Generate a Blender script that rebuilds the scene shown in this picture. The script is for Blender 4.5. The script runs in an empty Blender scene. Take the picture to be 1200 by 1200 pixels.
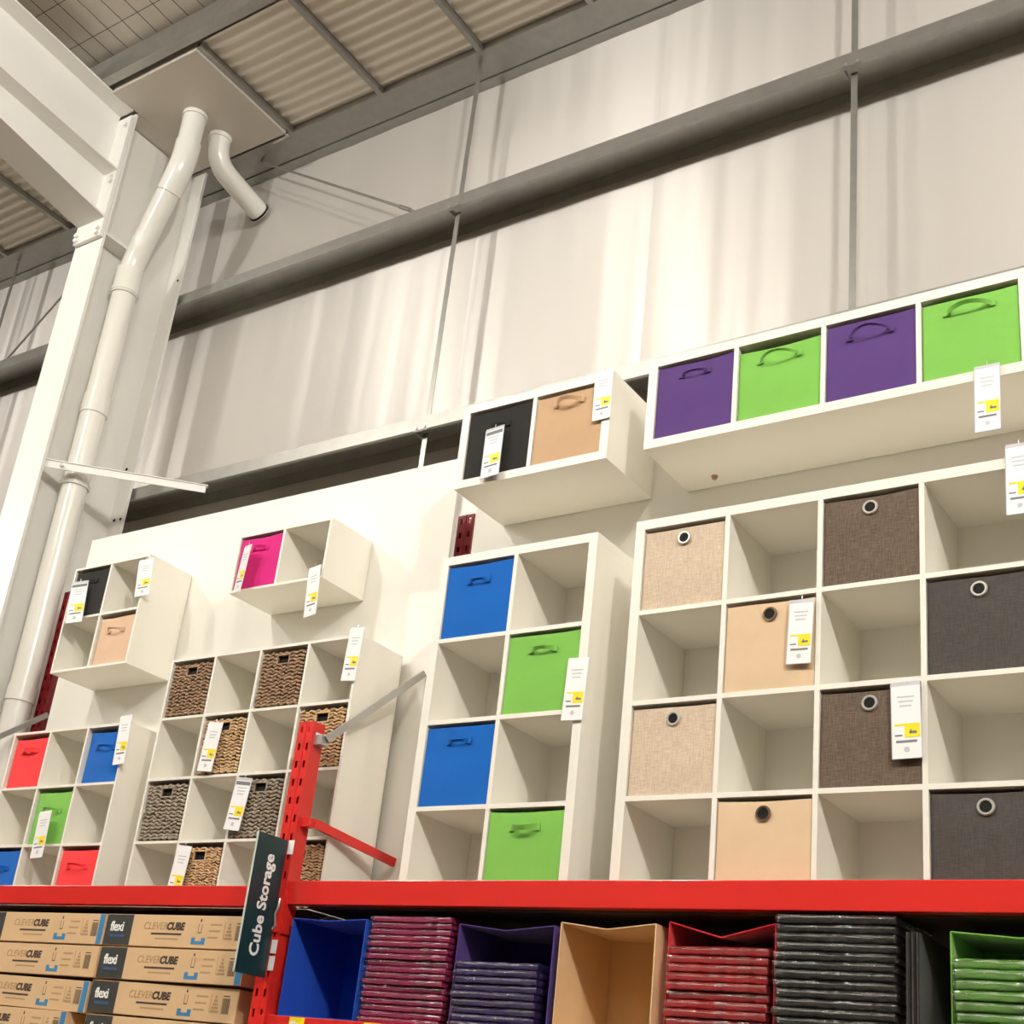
import bpy, bmesh, math, random
from mathutils import Vector, Matrix
random.seed(7)
sc = bpy.context.scene
COL = sc.collection
Z0 = 3.82                       # shop floor is z = 0; all millimetre heights below count from the top of the tall shelf
def V(x, y, z): return Vector((x/1000, y/1000, z/1000 + Z0))

# ---------------------------------------------------------------- camera
cam = bpy.data.cameras.new('camera'); camo = bpy.data.objects.new('camera', cam); COL.objects.link(camo)
cam.sensor_width = 36; cam.sensor_fit = 'HORIZONTAL'; cam.lens = 1546.5/1200*36
cam.shift_x = 42.6/1200; cam.shift_y = 83.2/1200; cam.clip_end = 200; cam.clip_start = .05
yaw, pit, rol = [math.radians(a) for a in (-37.39337, 22.14966, 7.16516)]
f_ = Vector((math.sin(yaw)*math.cos(pit), math.cos(yaw)*math.cos(pit), math.sin(pit)))
r_ = Vector((math.cos(yaw), -math.sin(yaw), 0)); u_ = r_.cross(f_)
r2 = r_*math.cos(rol) + u_*math.sin(rol); u2 = -r_*math.sin(rol) + u_*math.cos(rol)
M = Matrix((r2, u2, -f_)).transposed().to_4x4(); M.translation = V(2289.3, -3946.5, -2172.1)
camo.matrix_world = M
sc.camera = camo
# ---------------------------------------------------------------- light
world = bpy.data.worlds.new('world'); sc.world = world; world.use_nodes = True
bg = world.node_tree.nodes['Background']; bg.inputs[0].default_value = (1, .82, .6, 1); bg.inputs[1].default_value = .045
def lamp(x, y, z, power, size=.22):
    l = bpy.data.lights.new('high_bay_lamp', 'POINT'); l.shadow_soft_size = size; l.energy = power; l.color = (1, .965, .90)
    o = bpy.data.objects.new('high_bay_lamp', l); COL.objects.link(o); o.location = V(x, y, z); return o
for lx, pw in ((-13300, 560), (-6700, 560), (-3500, 560), (2300, 430), (5600, 1350), (10400, 560)):
    lamp(lx, -5200, 3950, pw)
for lx in (-8500, -500, 7500):
    lamp(lx, -11500, 4300, 140)
vs = sc.view_settings
vs.view_transform = 'Standard'; vs.look = 'None'; vs.gamma = 1; vs.use_curve_mapping = False; vs.exposure = -0.1

# ---------------------------------------------------------------- materials
def lin(c):
    return tuple(((v/255)/12.92 if v/255 <= .04045 else ((v/255 + .055)/1.055)**2.4) for v in c) + (1,)
def mat(name, rgb, rough=.5, metal=0, var=.06, vscale=6, bump=0, bscale=60, stretch=(1, 1, 1), coat=0, spec=.5, sheen=0):
    m = bpy.data.materials.new(name); m.use_nodes = True
    nt = m.node_tree; b = nt.nodes['Principled BSDF']; L = nt.links
    b.inputs['Roughness'].default_value = rough; b.inputs['Metallic'].default_value = metal
    b.inputs['Specular IOR Level'].default_value = spec
    b.inputs['Coat Weight'].default_value = coat; b.inputs['Coat Roughness'].default_value = .12
    b.inputs['Sheen Weight'].default_value = sheen
    tc = nt.nodes.new('ShaderNodeTexCoord')
    n = nt.nodes.new('ShaderNodeTexNoise'); n.inputs['Scale'].default_value = vscale; n.inputs['Detail'].default_value = 4
    mp = nt.nodes.new('ShaderNodeMapping'); mp.inputs['Scale'].default_value = stretch
    L.new(tc.outputs['Object'], mp.inputs['Vector']); L.new(mp.outputs['Vector'], n.inputs['Vector'])
    r = nt.nodes.new('ShaderNodeMapRange'); r.inputs['To Min'].default_value = 1 - var; r.inputs['To Max'].default_value = 1 + var
    L.new(n.outputs['Fac'], r.inputs['Value'])
    mx = nt.nodes.new('ShaderNodeVectorMath'); mx.operation = 'SCALE'
    mx.inputs[0].default_value = lin(rgb)[:3]; L.new(r.outputs['Result'], mx.inputs['Scale'])
    L.new(mx.outputs['Vector'], b.inputs['Base Color'])
    if bump:
        n2 = nt.nodes.new('ShaderNodeTexNoise'); n2.inputs['Scale'].default_value = bscale; n2.inputs['Detail'].default_value = 3
        L.new(mp.outputs['Vector'], n2.inputs['Vector'])
        bp = nt.nodes.new('ShaderNodeBump'); bp.inputs['Strength'].default_value = bump; bp.inputs['Distance'].default_value = .01
        L.new(n2.outputs['Fac'], bp.inputs['Height']); L.new(bp.outputs['Normal'], b.inputs['Normal'])
    return m
def weave_mat(name, rgb, rgb2, scale=420):
    m = mat(name, rgb, .85, 0, .05, 8, .25, 300)
    nt = m.node_tree; L = nt.links; b = nt.nodes['Principled BSDF']
    tc = nt.nodes.new('ShaderNodeTexCoord')
    outs = []
    for st in ((1, 1, .06), (.06, .06, 1)):
        mp = nt.nodes.new('ShaderNodeMapping'); mp.inputs['Scale'].default_value = st
        n = nt.nodes.new('ShaderNodeTexNoise'); n.inputs['Scale'].default_value = scale; n.inputs['Detail'].default_value = 2
        L.new(tc.outputs['Object'], mp.inputs['Vector']); L.new(mp.outputs['Vector'], n.inputs['Vector']); outs.append(n)
    a = nt.nodes.new('ShaderNodeMath'); a.operation = 'ADD'
    L.new(outs[0].outputs['Fac'], a.inputs[0]); L.new(outs[1].outputs['Fac'], a.inputs[1])
    cr = nt.nodes.new('ShaderNodeValToRGB'); cr.color_ramp.elements[0].position = .40; cr.color_ramp.elements[1].position = .62
    cr.color_ramp.elements[0].color = lin(rgb); cr.color_ramp.elements[1].color = lin(rgb2)
    hf = nt.nodes.new('ShaderNodeMath'); hf.operation = 'MULTIPLY'; hf.inputs[1].default_value = .5
    L.new(a.outputs[0], hf.inputs[0]); L.new(hf.outputs[0], cr.inputs['Fac'])
    for l in list(b.inputs['Base Color'].links): L.remove(l)
    L.new(cr.outputs['Color'], b.inputs['Base Color'])
    return m
def foil_mat():
    m = mat('foil_sarking', (218, 213, 207), .42, .32, .03, 1.2, .10, 6, (1, 1, .05), spec=.6)
    nt = m.node_tree; b = nt.nodes['Principled BSDF']; b.inputs['Anisotropic'].default_value = .9
    cx = nt.nodes.new('ShaderNodeCombineXYZ'); cx.inputs[2].default_value = 1; nt.links.new(cx.outputs[0], b.inputs['Tangent'])
    return m
def plastic_mat():
    m = bpy.data.materials.new('clear_plastic'); m.use_nodes = True
    nt = m.node_tree; L = nt.links; b = nt.nodes['Principled BSDF']; out = nt.nodes['Material Output']
    b.inputs['Base Color'].default_value = (.9, .9, .9, 1); b.inputs['Roughness'].default_value = .12; b.inputs['Specular IOR Level'].default_value = .8
    tc = nt.nodes.new('ShaderNodeTexCoord'); n = nt.nodes.new('ShaderNodeTexNoise'); n.inputs['Scale'].default_value = 22; n.inputs['Detail'].default_value = 5; n.inputs['Distortion'].default_value = 1.5
    bp = nt.nodes.new('ShaderNodeBump'); bp.inputs['Strength'].default_value = .9; bp.inputs['Distance'].default_value = .02
    L.new(tc.outputs['Object'], n.inputs['Vector']); L.new(n.outputs['Fac'], bp.inputs['Height']); L.new(bp.outputs['Normal'], b.inputs['Normal'])
    t = nt.nodes.new('ShaderNodeBsdfTransparent'); g = nt.nodes.new('ShaderNodeBsdfGlossy'); g.inputs['Roughness'].default_value = .15
    L.new(bp.outputs['Normal'], g.inputs['Normal'])
    fr = nt.nodes.new('ShaderNodeFresnel'); fr.inputs['IOR'].default_value = 1.6; L.new(bp.outputs['Normal'], fr.inputs['Normal'])
    ad = nt.nodes.new('ShaderNodeMath'); ad.operation = 'ADD'; ad.inputs[1].default_value = .15; L.new(fr.outputs[0], ad.inputs[0])
    mx = nt.nodes.new('ShaderNodeMixShader'); L.new(ad.outputs[0], mx.inputs[0]); L.new(t.outputs[0], mx.inputs[1]); L.new(g.outputs[0], mx.inputs[2])
    L.new(mx.outputs[0], out.inputs['Surface'])
    return m
m_white = mat('white_laminate', (240, 236, 225), .42, 0, .012, 3)
m_board = mat('white_board', (243, 240, 231), .5, 0, .012, 2)
m_wpaint = mat('white_paint_steel', (238, 236, 230), .35, 0, .03, 4)
m_pvc = mat('white_pvc', (240, 238, 230), .22, 0, .015, 3)
m_galv = mat('galvanised_steel', (166, 165, 160), .34, .75, .15, 14)
m_galvl = mat('galvanised_strut', (190, 189, 186), .35, .7, .1, 14)
m_foil = foil_mat()
m_roof = mat('corrugated_sheet', (248, 242, 230), .5, .1, .04, 3)
m_roofs = mat('roof_blanket', (243, 236, 224), .6, .05, .08, 2)
m_wire = mat('wire', (110, 102, 92), .5, .6)
m_sump = mat('sump_steel', (214, 206, 194), .5, .1, .03, 2)
m_conc = mat('concrete', (98, 84, 66), .5, 0, .08, 2)  # darkened and warmed; the colour carries aisle shade from racks not built
m_red = mat('red_enamel', (214, 44, 38), .3, 0, .05, 3, coat=.3)
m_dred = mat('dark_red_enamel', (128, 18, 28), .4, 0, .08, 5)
m_chip = mat('particle_board', (76, 60, 45), .95, 0, .15, 40)
m_sign = mat('sign_green', (24, 52, 56), .4, 0, .03, 5)
m_signedge = mat('sign_edge', (196, 206, 196), .5)
m_print = mat('white_print', (250, 250, 246), .5, 0, .01)
m_card = mat('white_card', (246, 246, 246), .5, 0, .01)
m_yellow = mat('yellow_print', (248, 224, 20), .5, 0, .03)
m_gprint = mat('grey_print', (120, 120, 126), .6)
m_lprint = mat('light_print', (200, 200, 204), .6)
m_kraft = mat('kraft_cardboard', (214, 180, 138), .75, 0, .05, 7)
m_kraftd = mat('kraft_print', (70, 56, 44), .7)
m_kraftm = mat('kraft_pale_print', (176, 142, 102), .7)
m_charp = mat('charcoal_print', (62, 62, 60), .45)
m_blup = mat('blue_print', (62, 128, 176), .5)
m_navyp = mat('navy_print', (60, 84, 128), .5)
m_black = mat('black_void', (10, 9, 8), .9)
m_steel = mat('chrome_grommet', (225, 223, 215), .25, .5)
m_brass = mat('dark_nickel_grommet', (150, 130, 105), .25, .8)
def fab(n, c, **k): return mat(n, c, .9, 0, .05, 14, .18, 700, sheen=.15, spec=.2, **k)
F = dict(blue=fab('fabric_blue', (8, 98, 188)), green=fab('fabric_green', (126, 188, 84)), purple=fab('fabric_purple', (88, 60, 122)),
         black=fab('fabric_black', (38, 36, 34)), tan=fab('fabric_tan', (200, 166, 131)), peach=fab('fabric_peach', (224, 190, 160)),
         pink=fab('fabric_pink', (214, 36, 128)), red=fab('fabric_red', (250, 62, 66)), honey=fab('fabric_honey', (222, 194, 160)),
         linen=weave_mat('fabric_linen', (196, 174, 150), (222, 204, 182)), brown=weave_mat('fabric_brown', (84, 69, 57), (114, 98, 83)),
         charcoal=weave_mat('fabric_charcoal', (62, 57, 54), (79, 74, 70)), magenta=fab('fabric_magenta', (196, 42, 110)),
         violet=fab('fabric_violet', (72, 50, 122)), crimson=fab('fabric_crimson', (206, 36, 50)), beige=fab('fabric_beige', (222, 186, 140)), dkblue=fab('fabric_deep_blue', (12, 70, 178)))
m_plastic = plastic_mat()
W_ = {}
for k, c1 in dict(brown=(156, 126, 98), honey=(202, 168, 126), grey=(156, 144, 126)).items():
    W_[k] = mat('seagrass_'+k, c1, .7, 0, .28, 34, .3, 90)

# ---------------------------------------------------------------- mesh helpers
class MB:
    def __init__(s): s.v = []; s.f = []
    def add(s, vs, fs):
        n = len(s.v); s.v += [tuple(p) for p in vs]; s.f += [tuple(i+n for i in q) for q in fs]; return s
    def box(s, x0, x1, y0, y1, z0, z1):
        return s.add([(x0,y0,z0),(x1,y0,z0),(x1,y1,z0),(x0,y1,z0),(x0,y0,z1),(x1,y0,z1),(x1,y1,z1),(x0,y1,z1)],
                     [(0,3,2,1),(4,5,6,7),(0,1,5,4),(1,2,6,5),(2,3,7,6),(3,0,4,7)])
    def bar(s, a, b, w, h, up=(0,0,1)):          # rectangular bar from a to b
        a = Vector(a); b = Vector(b); d = (b-a).normalized(); up = Vector(up)
        if abs(d.dot(up)) > .98: up = Vector((0,1,0))
        r = d.cross(up).normalized(); u = r.cross(d).normalized()
        vs = []
        for p in (a, b):
            for i, j in ((-1,-1),(1,-1),(1,1),(-1,1)): vs.append(p + r*(i*w/2) + u*(j*h/2))
        return s.add(vs, [(0,1,2,3),(7,6,5,4),(0,4,5,1),(1,5,6,2),(2,6,7,3),(3,7,4,0)])
    def tube(s, pts, rad, n=16, caps=True):
        pts = [Vector(p) for p in pts]; rads = rad if isinstance(rad, (list, tuple)) else [rad]*len(pts)
        base = len(s.v); prev = None
        for i, p in enumerate(pts):
            d = (pts[min(i+1, len(pts)-1)] - pts[max(i-1, 0)]).normalized()
            if prev is None:
                prev = d.orthogonal().normalized()
            prev = (prev - d*prev.dot(d)).normalized(); q = d.cross(prev)
            for k in range(n):
                a = 2*math.pi*k/n; s.v.append(tuple(p + (prev*math.cos(a) + q*math.sin(a))*rads[i]))
        for i in range(len(pts)-1):
            for k in range(n):
                a = base+i*n+k; b = base+i*n+(k+1) % n; s.f.append((a, b, b+n, a+n))
        if caps:
            s.f.append(tuple(base+k for k in range(n))[::-1]); e = base+(len(pts)-1)*n; s.f.append(tuple(e+k for k in range(n)))
        return s
    def prism(s, poly, axis, a, b):              # 2-D polygon extruded along axis 'x','y','z'
        n = len(poly)
        def pt(p, t): return {'x': (t, p[0], p[1]), 'y': (p[0], t, p[1]), 'z': (p[0], p[1], t)}[axis]
        vs = [pt(p, a) for p in poly] + [pt(p, b) for p in poly]
        return s.add(vs, [tuple(range(n))[::-1], tuple(range(n, 2*n))] + [(i, (i+1) % n, (i+1) % n+n, i+n) for i in range(n)])
    def mesh(s, name, material, smooth=False, bevel=0):
        me = bpy.data.meshes.new(name)
        me.from_pydata([(x/1000, y/1000, z/1000) for x, y, z in s.v], [], s.f)
        bm = bmesh.new(); bm.from_mesh(me); bmesh.ops.recalc_face_normals(bm, faces=bm.faces)
        if bevel: bmesh.ops.bevel(bm, geom=list(bm.edges), offset=bevel/1000, segments=2, affect='EDGES', profile=.6)
        bm.to_mesh(me); bm.free()
        if material: me.materials.append(material)
        if smooth:
            for p in me.polygons: p.use_smooth = True
            me.set_sharp_from_angle(angle=math.radians(45))
        return me
def obj(name, me, parent=None, loc=None):
    o = bpy.data.objects.new(name, me); COL.objects.link(o)
    if parent is not None: o.parent = parent
    if loc is not None: o.location = loc
    return o
def tag(o, label, cat, group=None, kind=None):
    o['label'] = label; o['category'] = cat
    if group: o['group'] = group
    if kind: o['kind'] = kind
    return o
def thing(name, label, cat, x, y, z, group=None, rot=(0,0,0)):
    o = bpy.data.objects.new(name, None); COL.objects.link(o); o.empty_display_size = .1
    o.location = V(x, y, z); o.rotation_euler = [math.radians(a) for a in rot]
    return tag(o, label, cat, group)
def part(name, mb, material, parent, smooth=False, bevel=0, label=None):
    o = obj(name, mb.mesh(name, material, smooth, bevel), parent)
    if label: o['label'] = label
    return o
def pmesh(name, me, parent, loc=(0,0,0), rot=(0,0,0)):
    o = obj(name, me, parent, (loc[0]/1000, loc[1]/1000, loc[2]/1000)); o.rotation_euler = [math.radians(a) for a in rot]; return o
def struct(name, mb, material, smooth=False):
    o = obj(name, mb.mesh(name, material, smooth), None, V(0,0,0)); o['kind'] = 'structure'; return o
def copy_tree(o, parent=None):
    c = o.copy(); COL.objects.link(c); c.parent = parent
    for ch in list(o.children): copy_tree(ch, c)
    return c
def text_mesh(name, txt, size, material, bold=0, shear=0, space=1.0, align='LEFT'):
    cu = bpy.data.curves.new(name, 'FONT'); cu.body = txt; cu.size = size/1000; cu.offset = bold/1000; cu.shear = shear
    cu.space_character = space; cu.align_x = align; cu.align_y = 'CENTER'; cu.resolution_u = 3; cu.extrude = .0004
    o = bpy.data.objects.new(name, cu); COL.objects.link(o)
    me = bpy.data.meshes.new_from_object(o.evaluated_get(bpy.context.evaluated_depsgraph_get()))
    bpy.data.objects.remove(o); bpy.data.curves.remove(cu)
    me.materials.clear(); me.materials.append(material); me.name = name
    return me

# ================================================================ THE BUILDING
FL = -3820
floor = struct('floor', MB().box(-16000, 12000, -16000, 1330, FL-100, FL), m_conc)
# rear wall: shiny sarking sheets, each with a gentle vertical ripple
wall = struct('wall_back', MB().box(-16000, 12000, 1345, 1420, FL, 4500), m_roofs)
def sheet_mesh(seed, w=1246, z0=FL+5, z1=4480):
    rnd = random.Random(seed); ph = [rnd.random()*6.28 for _ in range(6)]
    nx, nz = 40, 30; mb = MB(); vs = []; fs = []
    for j in range(nz+1):
        for i in range(nx+1):
            x = w*i/nx; z = z0+(z1-z0)*j/nz
            y = 1.6*math.sin(x/w*6.28*2+ph[0]+z/5200)+.6*math.sin(x/w*6.28*5.3+ph[1]+z/3100)+.25*math.sin(x/w*6.28*11+ph[2]-z/2300)
            e = min(i, nx-i)/nx
            y += 1.5*max(0, 1-e*20)
            vs.append((x, y, z))
    for j in range(nz):
        for i in range(nx):
            a = j*(nx+1)+i; fs.append((a, a+1, a+nx+2, a+nx+1))
    mb.add(vs, fs)
    return mb.mesh('sarking_sheet', m_foil, True)
sheets = [sheet_mesh(s) for s in range(5)]
x = 417-1245*10
k = 0
while x < 7000:
    o = obj('sarking_sheet', sheets[k % 5], wall, (x/1000, 1.325, 0)); x += 1245; k += 1
# girts: C sections, inner flange to the room, open underneath
def girt(name, zt, x0, x1):
    poly = [(1060, zt), (1060, zt-85), (1064, zt-85), (1064, zt-5), (1310, zt-5), (1310, zt-80), (1314, zt-80), (1314, zt)]
    return MB().prism(poly, 'x', x0, x1).box(x0, x1, 1064, 1082, zt-85, zt-82)
girt_labels = {3055: 'long galvanised steel wall girt just under the roof edge', 1500: 'galvanised steel wall girt running just above the white boards'}
for zt in (3055, 1500):
    o = obj('wall_girt', girt('g', zt, -13000, 7000).mesh('wall_girt', m_galv), None, V(0,0,0)); tag(o, girt_labels[zt], 'girt')
# bridging rods between girts
for gi, bx in enumerate((417, -2075, -6900)):
    t = thing('girt_bridging', ['galvanised bridging bar crossing the girts above the purple and green bins', 'galvanised bridging bar crossing the girts above the blue topped tower', 'galvanised bridging bar beyond the white column'][gi], 'bar', bx, 1130, -300, 'bridging bars on the rear wall')
    for za, zb in ((-1100+300, 1425+300), (1505+300, 2975+300), (3060+300, 4150+300)):
        poly = [(-17,-10), (17,-10), (17,-6), (-13,-6), (-13,14), (-17,14)]
        part('bar', MB().prism(poly, 'z', za, zb), m_galv, t)
    for zt in (1500, 3055):
        z = zt+300-60
        part('cleat', MB().box(-45, 60, -66, -60, z-30, z+6).box(-45, -39, -62, 20, z-30, z+6), m_galv, t)
        for dx in (-22, 38):
            part('bolt', MB().tube([(dx, -66, z-12), (dx, -76, z-12)], 9, 6), m_galvl, t)
# eave strut
ev = obj('eave_strut', MB().prism([(1030, 4160), (1030, 4300), (1036, 4300), (1036, 4166), (1240, 4166), (1240, 4300), (1246, 4300), (1246, 4160)], 'x', -13000, 7000).mesh('eave_strut', m_galv), None, V(0,0,0))
tag(ev, 'dark galvanised eave strut running along the top of the rear wall', 'beam')
struct('trim_1', MB().box(-13000, 7000, 1250, 1345, 4150, 4500), m_galv)
# purlins under the roof sheets
SL = .075
def roofz(y): return 4345 - y*SL
for i, py in enumerate((0, -1500, -3000)):
    zt = roofz(py)-6
    poly = [(py, zt), (py, zt-185), (py+70, zt-185), (py+70, zt-180), (py+5, zt-180), (py+5, zt-5), (py+70, zt-5), (py+70, zt)]
    o = obj('roof_purlin', MB().prism(poly, 'x', -13000, 7000).mesh('roof_purlin', m_galv), None, V(0,0,0))
    tag(o, ['galvanised roof purlin beside the white drain box', 'second galvanised roof purlin under the wire mesh roof', 'third galvanised roof purlin under the wire mesh roof'][i], 'purlin')
ceil = struct('ceiling', MB().prism([(75, roofz(75)+45), (-14000, roofz(-14000)+45), (-14000, roofz(-14000)+95), (75, roofz(75)+95)], 'x', -16000, 9000), m_roofs)
mb = MB()
xx = -7600
while xx < 1500:                                  # safety mesh wires below the blanket, sagging between the purlins
    pts = []
    for j in range(13):
        y = 60-1560*j/12; s = math.sin(math.pi*j/12); pts.append((xx+random.uniform(-4, 4), y, roofz(y)+14-16*s))
    mb.tube(pts, 2.6, 4, False); xx += 150
for yy in (-180, -480, -780, -1080, -1380):
    mb.tube([(-7600, yy, roofz(yy)+4), (-4500, yy, roofz(yy)-2), (-1500, yy, roofz(yy)+2), (1500, yy, roofz(yy)+4)], 2.6, 4, False)
w = obj('wire_mesh', mb.mesh('wire_mesh', m_wire), ceil); w['kind'] = 'stuff'
# box gutter: corrugated sheet above battens between purlin and eave strut
def corrug(x0, x1, y0, y1, z, pitch=88, amp=13):
    n = int((y1-y0)/pitch*8); vs = []; fs = []
    for i in range(n+1):
        y = y0+(y1-y0)*i/n; zz = z+amp*math.sin(2*math.pi*(y-y0)/pitch)
        vs += [(x0, y, zz), (x1, y, zz)]
    for i in range(n): fs.append((2*i, 2*i+1, 2*i+3, 2*i+2))
    return MB().add(vs, fs)
soff = struct('ceiling_soffit', MB().box(-13000, 7000, 75, 1345, 4420, 4440), m_roofs)
batx = [-3650+820*i for i in range(-11, 12)]
def sump_span(a): return -4470 < a+400 < -3700
for i, a in enumerate(batx[:-1]):
    if sump_span(a): continue
    pmesh('corrugated_sheet', corrug(a+2, a+818, 120, 1028, 4205).mesh('corrugated_sheet', m_roof, True), soff)
for a in batx:
    if -4480 < a < -4460: continue
    pmesh('batten', MB().box(a-18, a+18, 110, 1029, 4150, 4186).box(a-26, a+26, 110, 1029, 4186, 4190).mesh('batten', m_galv), soff)
# white drain box (sump) of the gutter beside the column
t = thing('drain_box', 'off white metal drain box under the roof with two pipes leaving it', 'drain box', -4070, 550, 4130)
part('pan', MB().box(-425, 400, -440, 440, 0, 6).box(-425, -420, -440, 440, 6, 170).box(395, 400, -440, 440, 6, 170).box(-420, 395, -440, -435, 6, 170).box(-420, 395, 435, 440, 6, 170), m_sump, t)
part('pan_extension', MB().box(-730, -426, -200, 440, 0, 6).box(-730, -725, -200, 440, 6, 120), m_sump, t)
part('flashing', MB().prism([(392, 445), (412, 445), (412, 470), (330, 478), (250, 474), (380, 462)], 'z', -6, 0), m_sump, t)
# column
t = thing('steel_column', 'white painted steel I column standing against the rear wall', 'column', -4645, 685, FL)
H = 4122-FL
part('front_flange', MB().box(-145, 145, -355, -335, 0, H), m_wpaint, t)
part('rear_flange', MB().box(-145, 145, 335, 355, 0, H), m_wpaint, t)
part('web', MB().box(-7, 7, -335, 335, 0, H), m_wpaint, t)
for s in (1, -1):
    part('stiffener', MB().box(*((7, 140) if s > 0 else (-140, -7)), -335, -10, 3100-FL, 3118-FL), m_wpaint, t)
part('base_plate', MB().box(-200, 200, -420, 420, 0, 25), m_wpaint, t)
for dz in (3160, 1255):
    part('hole', MB().tube([(152-30, 334, dz-FL), (152-30, 331, dz-FL)], 9, 10), m_black, t)
for dz in (1255, 1640):
    part('hole', MB().tube([(60, 334, dz-FL), (60, 331, dz-FL)], 11, 10), m_black, t)
# rafter with haunch
t = thing('steel_rafter', 'white painted steel roof rafter with a deep haunch bolted to the column', 'rafter', -4640, 330, 3000)
def yz(pts): return [(y-330, z-3000) for y, z in pts]
part('end_plate', MB().box(-140, 140, -30, -2, 60, 1090), m_wpaint, t)
def slope_plate(y0, z0, y1, z1, th, x0, x1): return MB().prism(yz([(y0, z0), (y1, z1), (y1, z1+th), (y0, z0+th)]), 'x', x0, x1)
part('bottom_flange', slope_plate(300, 3605, -9000, 3605+9300*SL, 14, -140, 140), m_wpaint, t)
part('top_flange', slope_plate(300, 4120, -9000, 4120+9300*SL, 14, -140, 140), m_wpaint, t)
part('web', MB().prism(yz([(300, 3619), (-9000, 3619+9300*SL), (-9000, 4120+9300*SL), (300, 4120)]), 'x', -6, 6), m_wpaint, t)
part('haunch_flange', slope_plate(300, 3205, -2300, 3205+2600*.157, 16, -140, 140), m_wpaint, t)
part('haunch_web', MB().prism(yz([(300, 3221), (-2300, 3221+2600*.157), (-2300, 3605+2600*SL), (300, 3605)]), 'x', -6, 6), m_wpaint, t)
for bx in (-110, 110):
    for bz in (85, 125, 520, 560, 1010):
        part('bolt', MB().tube([(bx, -30, bz), (bx, -52, bz)], 17, 6), m_wpaint, t)
# fly brace
t = thing('fly_brace', 'white angle brace sticking out from the column to the girt', 'brace', -4500, 345, 1352)
part('angle', MB().bar((-30, 10, 0), (690, 735, 20), 6, 52).bar((-30, 26, 26), (690, 751, 46), 42, 6), m_wpaint, t)
part('bolt', MB().tube([(60, 90, 0), (72, 78, 0)], 12, 6), m_galvl, t)
# bracing rods
for i, (a, b) in enumerate((((-4060, 4150), (-2440, 3125)), ((-5500, 4140), (-6900, 2960)))):
    t = thing('bracing_rod', ['thin steel bracing rod between the drain box and the upper girt', 'thin steel bracing rod on the far side of the white column'][i], 'rod', b[0], 1150, b[1])
    part('rod', MB().tube([(0, 0, 0), ((a[0]-b[0]), 0, (a[1]-b[1]))], 9, 8), m_galv, t, True)
    part('turnbuckle', MB().tube([((a[0]-b[0])*.04, 0, (a[1]-b[1])*.04), ((a[0]-b[0])*.1, 0, (a[1]-b[1])*.1)], 15, 8), m_galv, t, True)
# drain pipes
def arc(pts, rad, n=6):
    out = [Vector(pts[0])]
    for i in range(1, len(pts)-1):
        p = Vector(pts[i]); a = (Vector(pts[i-1])-p).normalized(); b = (Vector(pts[i+1])-p).normalized()
        s = p+a*rad; e = p+b*rad
        for k in range(n+1):
            u = k/n; out.append(s*(1-u)**2+p*2*u*(1-u)+e*u*u)
    out.append(Vector(pts[-1])); return out
t = thing('drain_pipe', 'tall white drain pipe bending down the face of the column', 'pipe', -4510, 610, FL)
def P(x, y, z): return (x+4510, y-610, z-FL)
part('lower_pipe', MB().tube([P(-4510, 610, FL), P(-4510, 610, 2870)], 84, 28), m_pvc, t, True)
part('upper_pipe', MB().tube(arc([P(-4510, 610, 2870), P(-4510, 610, 3010), P(-4136, 553, 3700), P(-4133, 553, 4129)], 110), 80, 28), m_pvc, t, True)
part('socket', MB().tube([P(-4510, 610, 2790), P(-4510, 610, 2960)], 93, 28), m_pvc, t, True)
part('collar', MB().tube([P(-4510, 610, 2772), P(-4510, 610, 2792)], 99, 28), m_pvc, t, True)
part('socket', MB().tube([P(-4133, 553, 4100), P(-4133, 553, 4129)], 90, 28), m_pvc, t, True)
part('elbow', MB().tube(arc([P(-4240, 569, 3508), P(-4136, 553, 3700), P(-4133, 553, 3880)], 120), 88, 28), m_pvc, t, True)
part('socket', MB().tube([P(-4510, 610, 1820), P(-4510, 610, 1960)], 91, 28), m_pvc, t, True)
part('socket', MB().tube([P(-4510, 610, -160), P(-4510, 610, -60)], 91, 28), m_pvc, t, True)
for bz in (2770, 1300):
    part('clip', MB().box(-130, -60, -20, 20, bz-FL-12, bz-FL+12).tube([(0, 0, bz-FL-14), (0, 0, bz-FL+14)], 95, 24), m_pvc, t)
t = thing('overflow_pipe', 'short white overflow pipe bending from the drain box into the wall', 'pipe', -4130, 800, 4129)
part('pipe', MB().tube(arc([(0, 0, 0), (0, 20, -215), (0, 500, -319)], 130, 8), 76, 28), m_pvc, t, True)
part('end_shadow_ring', MB().tube([(0, 478, -314), (0, 492, -317)], 82, 28), m_black, t, True)  # black ring painted in for the shadow round the pipe end
part('socket', MB().tube([(0, 0, -35), (0, 0, -1)], 85, 28), m_pvc, t, True)

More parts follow.
